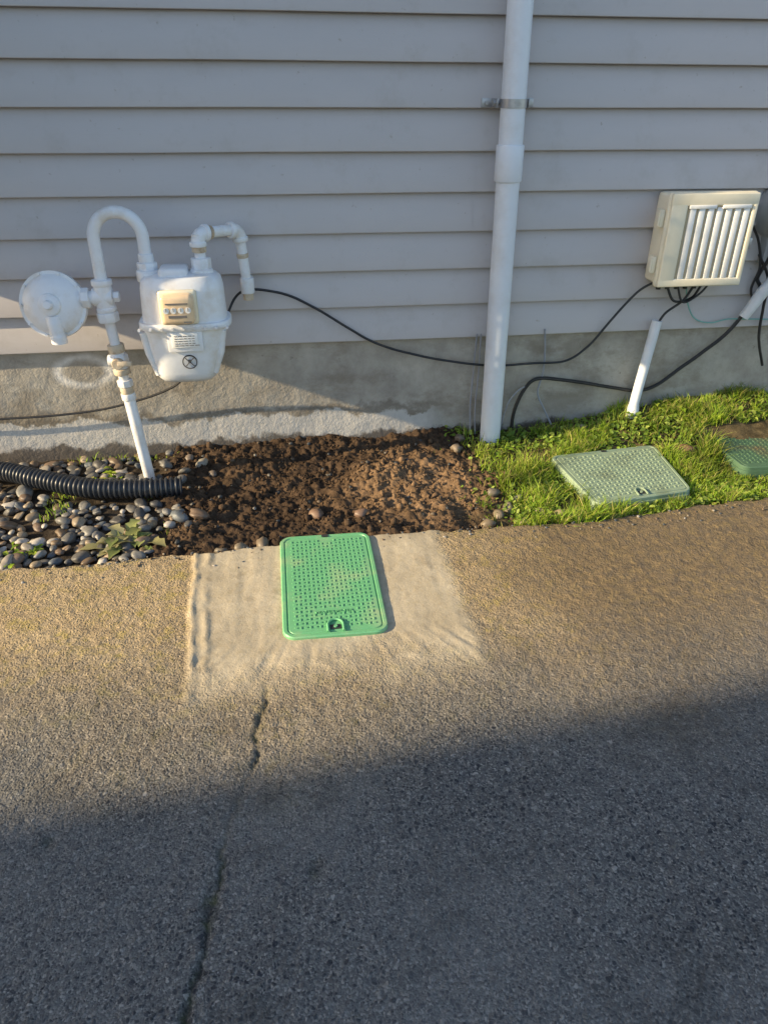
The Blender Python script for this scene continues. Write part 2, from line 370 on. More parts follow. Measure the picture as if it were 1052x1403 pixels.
# ================================================================ grass
M_grass=vcol('grass_blades',.55,30,0,.4,0,.004,.3)
def inquad(x,y,Q):
    r=np.ones_like(x,bool)
    for i in range(4):
        a=Q[i];b_=Q[(i+1)%4];r&=((b_[0]-a[0])*(y-a[1])-(b_[1]-a[1])*(x-a[0]))<0
    return r
L2=[(1.226,-.408),(1.776,-.35),(1.731,-.815),(1.265,-.88)]
L3=[(2.06,-.27),(2.62,-.25),(2.6,-.69),(2.06,-.66)]
def gdens(x,y):
    return grassw(x,y)*(.03+.97*ss(.43,.64,vn(x*6,y*6,111)*.5+vn(x*17,y*17,112)*.5))
def grass(name,n,xr,yr,hgt,wid,dens,cols,lean=.6,skip=True):
    x=rng.uniform(*xr,n);y=rng.uniform(*yr,n)
    kp=rng.random(n)<dens(x,y)
    kp&=y>edge(x)-.012
    if skip: kp&=~inquad(x,y,L2)&~inquad(x,y,L3)
    x,y=x[kp],y[kp];n=len(x);z=np.maximum(soil_z(x,y),-.03)-.003
    tall=(.3+1.4*vn(x*8,y*8,101))
    h=rng.uniform(hgt[0],hgt[1],n)*tall;a=rng.uniform(0,2*np.pi,n);w=rng.uniform(wid[0],wid[1],n)
    ca,sa=np.cos(a),np.sin(a);b2=rng.uniform(0,2*np.pi,n);ln=rng.uniform(.1,lean,n)*h
    dx,dy=np.cos(b2)*ln,np.sin(b2)*ln
    V=np.zeros((n,5,3))
    V[:,0]=np.stack([x-ca*w,y-sa*w,z],1);V[:,1]=np.stack([x+ca*w,y+sa*w,z],1)
    V[:,2]=np.stack([x-ca*w*.8+dx*.35,y-sa*w*.8+dy*.35,z+h*.6],1);V[:,3]=np.stack([x+ca*w*.8+dx*.35,y+sa*w*.8+dy*.35,z+h*.6],1)
    V[:,4]=np.stack([x+dx,y+dy,z+h],1)
    b0=np.arange(n)[:,None]*5
    F=np.concatenate([b0+np.array([[0,1,3]]),b0+np.array([[0,3,2]]),b0+np.array([[2,3,4]])])
    cols=np.array(cols);c=cols[rng.integers(0,len(cols),n)]*rng.uniform(.7,1.25,(n,1))*(.6+.8*vn(x*5,y*5,114))[:,None]
    npmesh(name,V.reshape(-1,3),F,M_grass,np.repeat(c,5,0))
gc=[(.24,.37,.03),(.30,.42,.035),(.38,.47,.06),(.17,.28,.03),(.44,.40,.13)]
grass('grass',64000,(.8,3.2),(-.99,.0),(.024,.070),(.0013,.0028),gdens,gc,1.2)
grass('sparse_weeds',9000,(-1.6,.9),(-.97,-.02),(.008,.03),(.0012,.003),lambda x,y:.9*ss(.66,.76,vn(x*5,y*5,113))*(rockw(x,y)+.25*ss(.6,.9,x)),gc,1.2,False)
def leaves(name,centers,sz,cols,tilt=.5):
    Vs=[];F=[];Cs=[];n=0
    A=np.linspace(0,2*np.pi,7,endpoint=False)
    base=np.stack([np.cos(A),np.sin(A)*.62,.25*np.abs(np.sin(A))-.1*np.cos(A)**2],1);base=np.vstack([[0,0,0],base])
    tri=np.array([(0,i,i%7+1) for i in range(1,8)])
    for (x,y,z) in centers:
        s=rng.uniform(*sz);v=base*s@rotm(rng.random()*6.3,rng.normal()*tilt,rng.normal()*tilt).T+np.array([x,y,z])
        Vs.append(v);F.append(tri+n);n+=8;Cs.append(np.tile(np.array(cols[rng.integers(len(cols))])*rng.uniform(.7,1.2),(8,1)))
    npmesh(name,np.concatenate(Vs),np.concatenate(F),M_grass,np.concatenate(Cs))
P=[]
while len(P)<5200:
    x=rng.uniform(.75,2.8);y=rng.uniform(-.98,-.02)
    if rng.random()>float(ss(.70,1.0,np.array(x)))*float(ss(.45,.62,vn(np.array(x*6),np.array(y*6),121))+.12): continue
    if y<float(edge(np.array(x)))-.012 or inquad(np.array(x),np.array(y),L2) or inquad(np.array(x),np.array(y),L3): continue
    P.append((x,y,max(float(soil_z(x,y)),-.02)+rng.uniform(.006,.03)))
leaves('clover',P,(.006,.015),[(.19,.30,.045),(.26,.38,.05),(.34,.42,.09)])
def weed(cx,cy,R_,n,L,name,cols):
    mb=[];F=[];C_=[];nn=0
    for i in range(n):
        a=rng.uniform(0,6.28);l=L*rng.uniform(.5,1.1);w=l*.2;el=rng.uniform(.15,1.2);bx,by=cx+rng.normal()*R_,cy+rng.normal()*R_;bz=float(soil_z(bx,by))+.015
        K=7;pts=[]
        for j in range(K):
            t=j/(K-1);rr=l*t;hz=l*(math.sin(el)*t-.75*t*t*math.sin(el));c=np.array([bx+math.cos(a)*rr*math.cos(el*.6),by+math.sin(a)*rr*math.cos(el*.6),bz+hz])
            ww=w*math.sin(math.pi*min(1,t*.93+.07))**.8*(1+.25*(-1)**j);p=np.array([-math.sin(a),math.cos(a),0])
            pts+= [c-p*ww+[0,0,ww*.35],c,c+p*ww+[0,0,ww*.35]]
        f=[]
        for j in range(K-1):
            o=j*3;f+= [(o,o+1,o+4,o+3),(o+1,o+2,o+5,o+4)]
        mb.append(np.array(pts));F.append(np.array(f)+nn);nn+=len(pts);C_.append(np.tile(np.array(cols[rng.integers(len(cols))])*rng.uniform(.75,1.2),(len(pts),1)))
    npmesh(name,np.concatenate(mb),np.concatenate(F),M_grass,np.concatenate(C_))
wc=[(.30,.33,.12),(.24,.29,.10),(.42,.40,.22),(.34,.32,.15)]
weed(-.66,-.82,.03,40,.12,'weed_plant',wc)
weed(-1.12,-.93,.06,44,.05,'weed_plant.001',gc)
weed(-.83,-.28,.05,44,.05,'weed_plant.002',gc)
weed(-1.0,-.84,.03,14,.05,'weed_plant.003',gc)
weed(1.05,-.30,.05,24,.06,'weed_plant.004',gc)
weed(1.95,-.78,.06,30,.05,'weed_plant.005',gc)
weed(2.0,-.10,.06,26,.08,'weed_plant.006',gc)
# ================================================================ house
house=empty('house')
m,nt,b=mat('vinyl_siding');k=N(nt)
co=k.co()
c=k.mix(k.noise(k.co((1.2,1,5)),1.5,5,.6),(.49,.455,.445),(.56,.52,.51))
sm=k.ramp(k.noise(co,4.5,6,.72),[(.54,0.),(.72,.42)]);c=k.mix(sm,c,(.40,.36,.32))
spk=k.ramp(k.noise(co,38,4,.6),[(.68,0.),(.75,.6)]);c=k.mix(spk,c,(.30,.24,.18))
k.l(c,b.inputs['Base Color']);b.inputs['Roughness'].default_value=.5
k.bump(b,k.noise(k.co((3,1,60)),4,5,.6,.4),.2,.003)
M_sid=m
e=.16071;z0=.50183
def siding(name,x0,x1,z_start,nc,par,step=.08):
    V=[];F=[];n=0
    for c_ in range(nc):
        zb=z_start+c_*e
        segs=[(x0,x1,0.)]
        if c_ in(3,4) : segs=[(x0,.905,0.),(.885,x1,.0022)]
        elif c_ in(8,9): segs=[(x0,.09,0.),(.07,x1,.0022)]
        elif c_ in (1,2,7): segs=[(x0,-2.4,0),(-2.42,x1,.0022)]
        for (a,b_,pr) in segs:
            xx=np.linspace(a,b_,int((b_-a)/step)+2)
            prof=[(-.002,.006),(-.026,0.0),(-.0295,.002),(-.0300,.007),(-.019,.055),(-.004,e-.012),(.010,e+.012)]
            w=.0018*fbm(xx,xx*0+c_*3.1,2.5,3,131+c_)
            wz=.0020*fbm(xx,xx*0+c_*5.1,1.2,2,231+c_)
            for (yy,zz) in prof: V+= [(px,yy-pr-wi*(1 if yy<-.01 else .3),zb+zz+wj) for px,wi,wj in zip(xx,w,wz)]
            N_=len(xx);K_=len(prof)
            for i in range(K_-1):
                for j in range(N_-1): F.append((n+i*N_+j,n+i*N_+j+1,n+(i+1)*N_+j+1,n+(i+1)*N_+j))
            n+=K_*N_
    mb=MB();mb.add(V,F,M_sid,True);return mb.obj(name,par)
siding('siding',-9,6,z0,18,house)
m,nt,b=mat('foundation_concrete');k=N(nt);co=k.co()
c=k.mix(k.ramp(k.noise(co,5,6,.65),[(.35,0.),(.65,1.)]),(.31,.275,.23),(.49,.45,.385))
c=k.mix(k.ramp(k.noise(k.co((1,1,1.8)),2.3,6,.7),[(.5,0.),(.6,.5)]),c,(.21,.17,.12))
c=k.mix(k.ramp(k.noise(co,30,5,.7),[(.62,0.),(.72,.6)]),c,(.14,.12,.095))
sx=k.n('ShaderNodeSeparateXYZ');k.l(co,sx.inputs[0])
zz=k.math('ADD',sx.outputs[2],k.math('MULTIPLY',k.math('SUBTRACT',k.noise(co,5,6,.7),.5),.24))
lowm=k.ramp(zz,[(.13,1.),(.145,0.)])
xr=k.ramp(k.math('MULTIPLY',k.math('ADD',sx.outputs[0],k.math('MULTIPLY',k.noise(co,6,4),.3)),.5),[(.42,1.),(.48,.1)])
c=k.mix(k.math('MULTIPLY',k.math('MULTIPLY',lowm,.9),xr),c,k.mix(k.noise(co,25,4),(.66,.63,.585),(.48,.455,.42)))
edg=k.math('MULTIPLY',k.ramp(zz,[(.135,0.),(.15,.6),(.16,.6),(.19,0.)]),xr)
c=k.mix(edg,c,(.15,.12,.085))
wet=k.ramp(zz,[(.01,.85),(.035,0.)]);c=k.mix(wet,c,(.07,.052,.037))
vm=k.n('ShaderNodeVectorMath',operation='DISTANCE');mp=k.n('ShaderNodeMapping');mp.inputs['Scale'].default_value=(.8,0,1.35)
k.l(co,mp.inputs[0]);k.l(mp.outputs[0],vm.inputs[0]);vm.inputs[1].default_value=(-.90*.8,0,.40*1.35)
ring=k.ramp(k.math('ADD',vm.outputs['Value'],k.math('MULTIPLY',k.noise(co,12,4),.03)),[(.075,0.),(.10,.9),(.11,.9),(.14,0.)])
gt=k.ramp(k.noise(co,7,3),[(.4,.4),(.6,1.)])
c=k.mix(k.math('MULTIPLY',ring,gt),c,(.80,.78,.75))
k.l(c,b.inputs['Base Color']);b.inputs['Roughness'].default_value=.9
bb=k.bump(None,k.noise(co,9,5,.7),.5,.02);k.bump(b,k.noise(co,90,4,.7),.4,.005,bb)
M_found=m
xs=np.arange(-9,6.01,.03);zs=np.linspace(-.2,.56,26)
X=np.repeat(xs[:,None],len(zs),1);Zf=np.repeat(zs[None],len(xs),0);Yf=.004*fbm(X,Zf,5,4,141)+.002
npmesh('foundation',np.stack([X,Yf,Zf],-1).reshape(-1,3),gridF(len(xs),len(zs)),M_found,None,True,house)
M_trim=simple('white_trim',(.7,.68,.66),.5)
M_roof=simple('roof_shingle',(.07,.065,.06),.9,(.04,.04,.04),20,.6)
EL=rad(21);AZ=rad(8.6);TA=math.tan(AZ)
ZB=1.02;ZM=1.75
hb=MB()
for (za_,zb2,D_) in ((ZB,ZM,.56),(ZM,3.56,.69)):
    hb.rbox((-1.72,-D_/2+.02,(za_+zb2)/2),(.30,D_+.04,zb2-za_),.01,M_sid)
    for z_ in np.arange(za_+.1,zb2-.03,e): hb.rbox((-1.72,-D_/2+.015,z_),(.315,D_+.05,.012),.003,M_sid)
hb.obj('wall_shade_blocker',house)  # unseen stepped block added off frame to shade the wall and downspout
hb=MB();hb.rbox((-1.5,4.0,3.9),(15.4,9.0,.18),.02,M_roof);hb.rbox((-1.5,-.42,3.72),(15.4,.03,.2),.004,M_trim);hb.rbox((-1.5,-.2,3.62),(15.4,.42,.02),.002,M_trim)
hb.rbox((-1.5,4.02,1.9),(14.9,7.9,3.6),.0,M_sid);hb.obj('roof_and_body',house)
nh=empty('neighbor_house');M_n=simple('neighbor_siding',(.35,.33,.3),.7)
nb=MB();XN=-10.;YN=-1.76-TA*(8.3-XN+.16);M_win=simple('window_glass',(.03,.04,.05),.1)
nb.rbox((XN-4,YN-5.05,2.6),(8,10,5.6),.02,M_n)
nb.add([(XN-8.3,YN,5.4),(XN+.0,YN,5.4),(XN+.0,YN-10.4,5.4),(XN-8.3,YN-10.4,5.4),(XN-4,YN,8),(XN-4,YN-10.4,8)],[(0,1,4),(1,2,5,4),(2,3,5),(3,0,4,5)],M_roof,False)
for yy in (2.2,5,8): 
    for z_ in (1.3,4.0): nb.rbox((XN+.02,YN-yy,z_),(.06,1.1,1.3),.01,M_trim);nb.rbox((XN+.05,YN-yy,z_),(.03,.95,1.15),.002,M_win)
nb.obj('neighbor_walls',nh)
# ================================================================ utilities materials
M_white=simple('white_paint',(.78,.79,.81),.42,(.54,.44,.30),9,.5,0,.12,50,.05)
M_pvc=simple('white_pvc',(.74,.77,.82),.35,(.50,.45,.39),6,.3,0,.03,20,.04)
M_rust=simple('rusty_fitting',(.60,.50,.37),.65,(.28,.16,.08),22,.85,0,.4,80)
M_galv=simple('galvanized_metal',(.45,.45,.46),.4,(.2,.18,.16),18,.5,.7)
M_cream=simple('cream_plastic',(.84,.76,.58),.4,(.58,.48,.30),7,.3,0,0,50,.04)
M_creamw=simple('cream_louver',(.84,.83,.80),.4,None)
M_shade=simple('louver_backing',(.50,.42,.28),.7)
M_black=simple('black_rubber',(.018,.018,.02),.45,(.08,.07,.06),12,.4)
M_hose=simple('black_corrugated',(.028,.032,.04),.4,(.12,.10,.08),9,.5)
M_grey=simple('grey_cable',(.30,.31,.34),.5)
M_teal=simple('teal_wire',(.2,.42,.38),.5)
M_dark=simple('black_print',(.03,.03,.035),.6)
M_print=simple('grey_print',(.16,.15,.14),.6)
M_glass=simple('index_cover',(.82,.60,.38),.18,(.50,.38,.24),16,.5,0,0,50,.1)
# ---------------------------------------------------------------- gas meter
gm=empty('gas_meter')
Y0=-.27
mb=MB()
mb.lathe((-.89,Y0+.0,.775),(-.08,-1,.22),[(-.075,0),(-.075,.045),(-.05,.055),(-.03,.10),(-.012,.117),(-.012,.131),(.012,.131),(.012,.118),(.018,.112),(.032,.098),(.042,.065),(.046,.045),(.056,.042),(.060,.036),(.060,.0)],M_white)
ax=np.array((-.08,-1,.22));ax/=np.linalg.norm(ax);uu=np.cross(ax,[0,0,1.]);uu/=np.linalg.norm(uu);vv=np.cross(ax,uu);rc_=np.array((-.89,Y0,.775))
for i in range(10):
    a=i*.628;q_=rc_+.124*(math.cos(a)*uu+math.sin(a)*vv);mb.cyl(q_,q_+ax*.020,.006,M_white,6)
mb.cyl(rc_+ax*.055,rc_+ax*.085,.020,M_white,20,.017,.004)
mb.tube(smoothpath([(-.89,Y0-.045,.735),(-.888,Y0-.055,.70),(-.883,Y0-.056,.665),(-.883,Y0-.056,.635)],6),[.030]*6+[.028]*6+[.031]*7,M_white,18)
mb.cyl((-.80,Y0,.795),(-.69,Y0,.80),.028,M_white,20);mb.cyl((-.775,Y0,.796),(-.745,Y0,.797),.042,M_white,8,None,.004)
mb.obj('regulator',gm)
mb=MB()
mb.cyl((-.69,Y0,.735),(-.69,Y0,.86),.036,M_white,20,None,.006);mb.cyl((-.69,Y0,.845),(-.69,Y0,.87),.041,M_white,20,None,.006)
mb.cyl((-.735,Y0,.80),(-.655,Y0,.80),.036,M_white,20,None,.006);mb.cyl((-.655,Y0,.80),(-.63,Y0,.80),.022,M_white,6,None,.004)
mb.cyl((-.688,Y0,.70),(-.69,Y0,.74),.044,M_white,8,None,.005);mb.cyl((-.688,Y0-.0,.742),(-.69,Y0,.76),.040,M_white,20,None,.004)
A=np.linspace(math.pi,0,22);arc=[(-.597+.093*math.cos(a),Y0-.0,1.025+.095*math.sin(a)) for a in A]
mb.tube([(-.69,Y0,.86),(-.69,Y0,.95)]+arc+[(-.504,Y0,.96),(-.504,Y0,.89)],.024,M_white,20)
mb.cyl((-.504,Y0,.93),(-.504,Y0,.965),.030,M_white,18,None,.005);mb.cyl((-.504,Y0,.885),(-.504,Y0,.932),.040,M_white,8,None,.005)
P0=np.array((-.688,Y0,.70));P1=np.array((-.631,Y0-.01,-.06));D=P1-P0
def seg(z): t=(P0[2]-z)/(P0[2]-P1[2]);return tuple(P0+D*t)
def c2(za,zb,r,m_,s=18,bv=.004): mb.cyl(seg(za),seg(zb),r,m_,s,None,bv)
mb.cyl(seg(.72),seg(.42),.021,M_white,18)
c2(.605,.57,.034,M_rust);c2(.57,.50,.030,M_white);c2(.56,.52,.040,M_white,8);c2(.50,.475,.035,M_rust)
s_=seg(.535);mb.cyl((s_[0],s_[1]-.06,s_[2]),(s_[0],s_[1],s_[2]),.024,M_rust,10,None,.004);mb.rbox((s_[0]+.03,s_[1]-.055,s_[2]+.002),(.06,.014,.022),.004,M_rust)
mb.cyl((s_[0]-.045,s_[1],s_[2]),(s_[0],s_[1],s_[2]),.025,M_white,12,None,.004)
c2(.45,.42,.033,M_white,8);c2(.42,.385,.028,M_rust);c2(.39,-.06,.0245,M_white,20,.001)
mb.cyl(seg(.39),seg(.36),.030,M_white,18,None,.003)
mb.obj('riser_and_valve',gm)
def loft(mb,secs,m_,seg=48,p=3.2):
    A=np.linspace(0,2*np.pi,seg,endpoint=False);V=[];F=[]
    for (z,hx,hy,cx,cy) in secs:
        c_,s__=np.cos(A),np.sin(A)
        V.append(np.stack([cx+hx*np.sign(c_)*np.abs(c_)**(2/p),cy+hy*np.sign(s__)*np.abs(s__)**(2/p),np.full(seg,z)],1))
    for i in range(len(secs)-1):
        for j in range(seg):
            k_=(j+1)%seg;F.append((i*seg+j,i*seg+k_,(i+1)*seg+k_,(i+1)*seg+j))
    F.append(tuple(range(seg)));F.append(tuple((len(secs)-1)*seg+i for i in range(seg))[::-1])
    mb.add(np.concatenate(V),F,m_)
mb=MB();cy=-.29
S=[(.452,.08,.05,-.396,cy),(.458,.105,.068,-.396,cy),(.475,.121,.082,-.395,cy),(.50,.130,.09,-.394,cy),(.56,.143,.097,-.390,cy),(.62,.155,.101,-.386,cy),(.672,.166,.104,-.381,cy),(.684,.169,.106,-.380,cy),
 (.685,.182,.119,-.379,cy),(.690,.185,.122,-.378,cy),(.708,.185,.122,-.378,cy),(.713,.182,.119,-.378,cy),(.714,.168,.107,-.378,cy),(.78,.166,.106,-.377,cy),(.84,.163,.104,-.376,cy),(.872,.156,.098,-.376,cy),(.888,.14,.088,-.376,cy),(.894,.10,.06,-.376,cy)]
loft(mb,S,M_white)
for bx in (-.504,-.292): mb.cyl((bx,Y0-.01,.86),(bx,Y0-.01,.905),.046,M_white,24,None,.008)
mb.rbox((-.40,cy-.01,.895),(.11,.12,.05),.014,M_white,3)
mb.rbox((-.378,cy-.108,.645),(.14,.012,.09),.005,M_white,2)
for i in range(9):
    x_=-.378+.172*(-1+2*i/8);mb.cyl((x_,cy-.112,.699),(x_,cy-.130,.699),.006,M_white,6)
for sx_ in (-1,1): mb.tube([(-.39+sx_*.155,cy-.05,.67),(-.392+sx_*.143,cy-.05,.58),(-.395+sx_*.115,cy-.05,.49)],[.02,.018,.014],M_white,12)
mb.obj('meter_body',gm)
mb=MB()
mb.rbox((-.388,cy-.128,.782),(.128,.07,.115),.018,M_glass,3)
mb.rbox((-.388,cy-.108,.782),(.150,.02,.135),.012,M_cream,3)
for i in range(4): mb.cyl((-.43+i*.028,cy-.1625,.782),(-.43+i*.028,cy-.1645,.782),.0115,M_creamw,16);mb.rbox((-.43+i*.028,cy-.1655,.785),(.002,.001,.014),0,M_dark)
mb.rbox((-.388,cy-.164,.758),(.07,.002,.010),.0,M_print);mb.rbox((-.388,cy-.164,.808),(.085,.002,.005),.0,M_print);mb.rbox((-.352,cy-.164,.736),(.03,.002,.005),.0,M_print)
mb.rbox((-.378,cy-.1165,.650),(.105,.006,.060),.002,M_creamw)
for i,zz_ in enumerate((.668,.658,.648,.638,.630)): 
    xx_=-.42
    while xx_<-.34:
        w_=rng.uniform(.006,.02);mb.rbox((xx_+w_/2,cy-.1202,zz_),(w_,.001,.0028),0,M_print);xx_+=w_+.004
mb.lathe((-.372,cy-.099,.555),(0,-1,-.06),[(0,.030),(.004,.030),(.004,.026),(0.0035,.026)],M_dark,28)
for s__ in (-1,1): mb.tube([(-.372-.017,cy-.104,.555-s__*.017),(-.372+.017,cy-.104,.555+s__*.017)],.0018,M_dark,6)
mb.rbox((-.372,cy-.104,.558),(.012,.002,.014),.001,M_dark)
mb.obj('index_and_labels',gm)
mb=MB()
a=np.array((-.292,Y0,.90));t1=np.array((-.296,Y0,1.035));t2=np.array((-.138,-.14,1.028));b2_=np.array((-.122,-.13,.80))
mb.cyl(a-[0,0,.01],a+[0,0,.045],.040,M_white,8,None,.005);mb.cyl(a+[0,0,.03],t1,.022,M_white,18)
mb.cyl((-.294,Y0,.965),(-.294,Y0,.992),.029,M_rust,18,None,.004)
def elbow(c,d1,d2,r,m_):
    c=np.array(c);d1=np.array(d1,float);d2=np.array(d2,float);d1/=np.linalg.norm(d1);d2/=np.linalg.norm(d2);L=.042
    p=[c+d1*L*(1-t)**2+d2*L*t**2 for t in np.linspace(0,1,10)];mb.tube(p,r,m_,18)
    mb.cyl(c+d1*L*.7,c+d1*L*1.15,r*1.2,m_,18,None,.004);mb.cyl(c+d2*L*.7,c+d2*L*1.15,r*1.2,m_,18,None,.004)
hd=t2-t1
elbow(t1,(0,0,-1),hd,.028,M_white);mb.cyl(t1+hd*.2,t1+hd*.8,.022,M_white,18);elbow(t2,-hd,(b2_-t2),.028,M_white)
mb.cyl(t1+hd*.27,t1+hd*.33,.027,M_rust,18,None,.003)
mb.cyl(t2+(b2_-t2)*.2,b2_,.021,M_white,18);mb.cyl(t2+(b2_-t2)*.42,t2+(b2_-t2)*.5,.025,M_rust,16,None,.003)
mb.cyl(b2_+[0,0,.03],b2_-[0,0,.035],.029,M_white,18,None,.004);mb.cyl(b2_-[0,0,.03],b2_-[0,0,.065],.022,M_rust,6,None,.004);mb.cyl(b2_,b2_+[0.0,.16,0],.026,M_white,16)
mb.obj('outlet_pipe',gm)
# ---------------------------------------------------------------- downspout
ds=empty('downspout');mb=MB();yD=-.115
def px(z): return 1.017-.0135*z
mb.cyl((px(-.1),yD,-.1),(px(1.30),yD,1.30),.050,M_pvc,40)
mb.cyl((px(1.2),yD,1.205),(px(3.6),yD,3.6),.0505,M_pvc,40)
mb.cyl((px(1.25),yD,1.195),(px(1.3),yD,1.335),.058,M_pvc,40,None,.004)
mb.obj('pipe',ds)
mb=MB();zc=1.485;xc=px(zc)
mb.lathe((xc,yD,zc-.016),(0,0,1),[(0,.0515),(0,.0545),(.032,.0545),(.032,.0515)],M_galv,36)
mb.rbox((xc-.066,-.07,zc),(.005,.10,.032),.001,M_galv);mb.rbox((xc+.066,-.07,zc),(.005,.10,.032),.001,M_galv)
mb.rbox((xc-.085,-.032,zc),(.05,.006,.034),.001,M_galv);mb.rbox((xc+.085,-.032,zc),(.05,.006,.034),.001,M_galv)
mb.cyl((xc-.075,-.09,zc),(xc-.045,-.09,zc),.010,M_galv,6);mb.cyl((xc-.09,-.03,zc),(xc-.09,-.048,zc),.009,M_galv,6);mb.cyl((xc+.09,-.03,zc),(xc+.09,-.048,zc),.009,M_galv,6)
mb.obj('clamp',ds)
# ---------------------------------------------------------------- utility enclosure
bx=empty('utility_box');mb=MB();xa,xb_,za,zb_=1.725,2.145,.742,1.150
cxb=(xa+xb_)/2;czb=(za+zb_)/2
mb.rbox((cxb,-.075,czb),(xb_-xa-.02,.11,zb_-za-.02),.018,M_cream,3)
mb.rbox((cxb,-.145,czb),(xb_-xa,.035,zb_-za),.016,M_cream,3)
mb.rbox((cxb,-.166,zb_-.030),(xb_-xa-.012,.022,.052),.006,M_cream,3);mb.rbox((cxb,-.166,za+.022),(xb_-xa-.012,.022,.036),.006,M_cream,3)
mb.rbox((xa+.045,-.166,czb),(.075,.0215,zb_-za-.03),.006,M_cream,3);mb.rbox((xb_-.018,-.166,czb),(.025,.0215,zb_-za-.03),.006,M_cream,3)
mb.rbox((cxb+.03,-.1635,czb-.004),(.31,.004,.32),0,M_shade)
mb.obj('enclosure',bx)
mb=MB();n_=7;x0_=xa+.09;x1_=xb_-.033;st=(x1_-x0_)/n_
for i in range(n_): mb.rbox((x0_+st*(i+.5),-.168,czb-.012),(st*.64,.014,.306),.002,M_creamw,2)
mb.rbox((x0_+st*1.5,-.170,zb_-.060),(st*3,.020,.016),.003,M_creamw,2);mb.rbox((x0_+st*5.3,-.170,zb_-.060),(st*3.2,.020,.016),.003,M_creamw,2)
mb.obj('louvers',bx)
mb=MB()
for z_ in (.84,1.04): mb.rbox((xa-.012,-.12,z_),(.022,.05,.075),.006,M_cream,2);mb.cyl((xa-.024,-.14,z_-.03),(xa-.024,-.14,z_+.03),.006,M_cream,10)
mb.rbox((xb_+.006,-.15,.93),(.014,.03,.05),.004,M_galv,2)
for i in range(5): mb.cyl((1.79+i*.045,-.08,.75),(1.79+i*.045,-.08,.715),.011,M_black,10)
mb.obj('hinges_and_glands',bx)
cd_=empty('conduit');mb=MB()
mb.tube([(1.825,-.065,.56),(1.805,-.065,.35),(1.785,-.066,.14),(1.78,-.075,.10),(1.775,-.085,.02),(1.775,-.085,-.05)],[.0245,.0245,.0245,.031,.031,.031],M_pvc,24);mb.obj('pvc_conduit',cd_)
cd2=empty('conduit.001');mb=MB()
mb.tube([(2.40,-.10,1.3),(2.36,-.10,.75),(2.33,-.08,.68),(2.28,-.06,.56)],[.028,.028,.03,.024],M_pvc,20);mb.obj('pvc_conduit_stub',cd2)
em=empty('electric_meter');mb=MB()
mb.lathe((2.36,-.06,1.05),(0,-1,0),[(-.05,.13),(0,.13),(.01,.125),(.03,.12),(.08,.105),(.10,.08),(.105,0)],simple('meter_grey',(.35,.36,.37),.35,None,8,.5,.3))
mb.rbox((2.44,-.03,1.07),(.28,.07,.52),.012,simple('panel_grey',(.33,.34,.35),.5));mb.obj('meter_socket',em)
def cable(name,pts,r,m_,n=10):
    p=smoothpath(pts,n);p=p+np.stack([.003*fbm(p[:,0],p[:,2],8,2,151),p[:,0]*0,.004*fbm(p[:,0],p[:,2],6,2,152)],1)
    mb=MB();mb.tube(p,r,m_,8);return mb.obj(name)
cable('black_cable',[(-.26,-.25,.50),(-.245,-.16,.57),(-.225,-.12,.66),(-.15,-.06,.755),(.0,-.045,.742),(.13,-.045,.69),(.30,-.045,.585),(.46,-.04,.49),(.68,-.04,.42),(.90,-.045,.375),(1.03,-.05,.36),(1.20,-.04,.362),(1.39,-.04,.365),(1.50,-.045,.44),(1.60,-.05,.575),(1.70,-.06,.70),(1.79,-.08,.76)],.0058,M_black)
cable('black_cable.001',[(-2.2,-.03,.20),(-1.5,-.03,.195),(-1.3,-.03,.20),(-1.1,-.03,.203),(-.88,-.03,.22),(-.68,-.04,.26),(-.5,-.06,.33),(-.42,-.1,.42),(-.36,-.15,.48)],.0055,M_black)
cable('black_cable.002',[(2.36,-.09,.90),(2.33,-.07,.84),(2.31,-.05,.75),(2.33,-.05,.68),(2.24,-.045,.50),(2.12,-.035,.38),(2.01,-.03,.29),(1.90,-.03,.21),(1.79,-.03,.19),(1.60,-.03,.225),(1.39,-.03,.265),(1.26,-.03,.275),(1.20,-.03,.22),(1.16,-.035,.12),(1.15,-.04,.0)],.009,M_black)
cable('black_cable.003',[(1.83,-.08,.73),(1.88,-.09,.66),(1.97,-.08,.67),(2.01,-.08,.74)],.006,M_black)
cable('black_cable.004',[(1.97,-.08,.73),(1.93,-.08,.66),(1.86,-.07,.60),(1.825,-.065,.53)],.006,M_black)
cable('black_cable.006',[(1.88,-.09,.73),(1.92,-.10,.655),(2.0,-.09,.69),(2.05,-.08,.745)],.005,M_black)
cable('black_cable.007',[(2.28,-.06,.86),(2.36,-.06,.74),(2.38,-.05,.60),(2.40,-.05,.45),(2.46,-.05,.30)],.007,M_black)
cable('grey_wire',[(1.27,-.035,.53),(1.285,-.028,.42),(1.29,-.028,.30),(1.275,-.03,.20),(1.31,-.04,.12),(1.36,-.05,.03)],.0045,M_grey)
cable('grey_wire.001',[(.935,-.035,.52),(.932,-.03,.35),(.925,-.04,.18),(.93,-.06,-.02)],.004,M_grey)
cable('grey_wire.002',[(.955,-.035,.52),(.957,-.035,.33),(.95,-.045,.15),(.955,-.06,-.02)],.0035,M_grey)
cable('grey_wire.003',[(1.21,-.03,.24),(1.17,-.03,.22),(1.13,-.03,.17),(1.11,-.03,.10),(1.09,-.04,.0)],.004,M_grey)
cable('teal_wire',[(1.93,-.08,.73),(1.97,-.05,.64),(2.03,-.045,.56),(2.12,-.045,.535),(2.25,-.045,.55),(2.6,-.045,.53)],.0035,M_teal)
cable('black_cable.005',[(2.2,-.06,1.0),(2.26,-.06,.92),(2.30,-.06,.80),(2.29,-.05,.70),(2.31,-.05,.64)],.006,M_black)
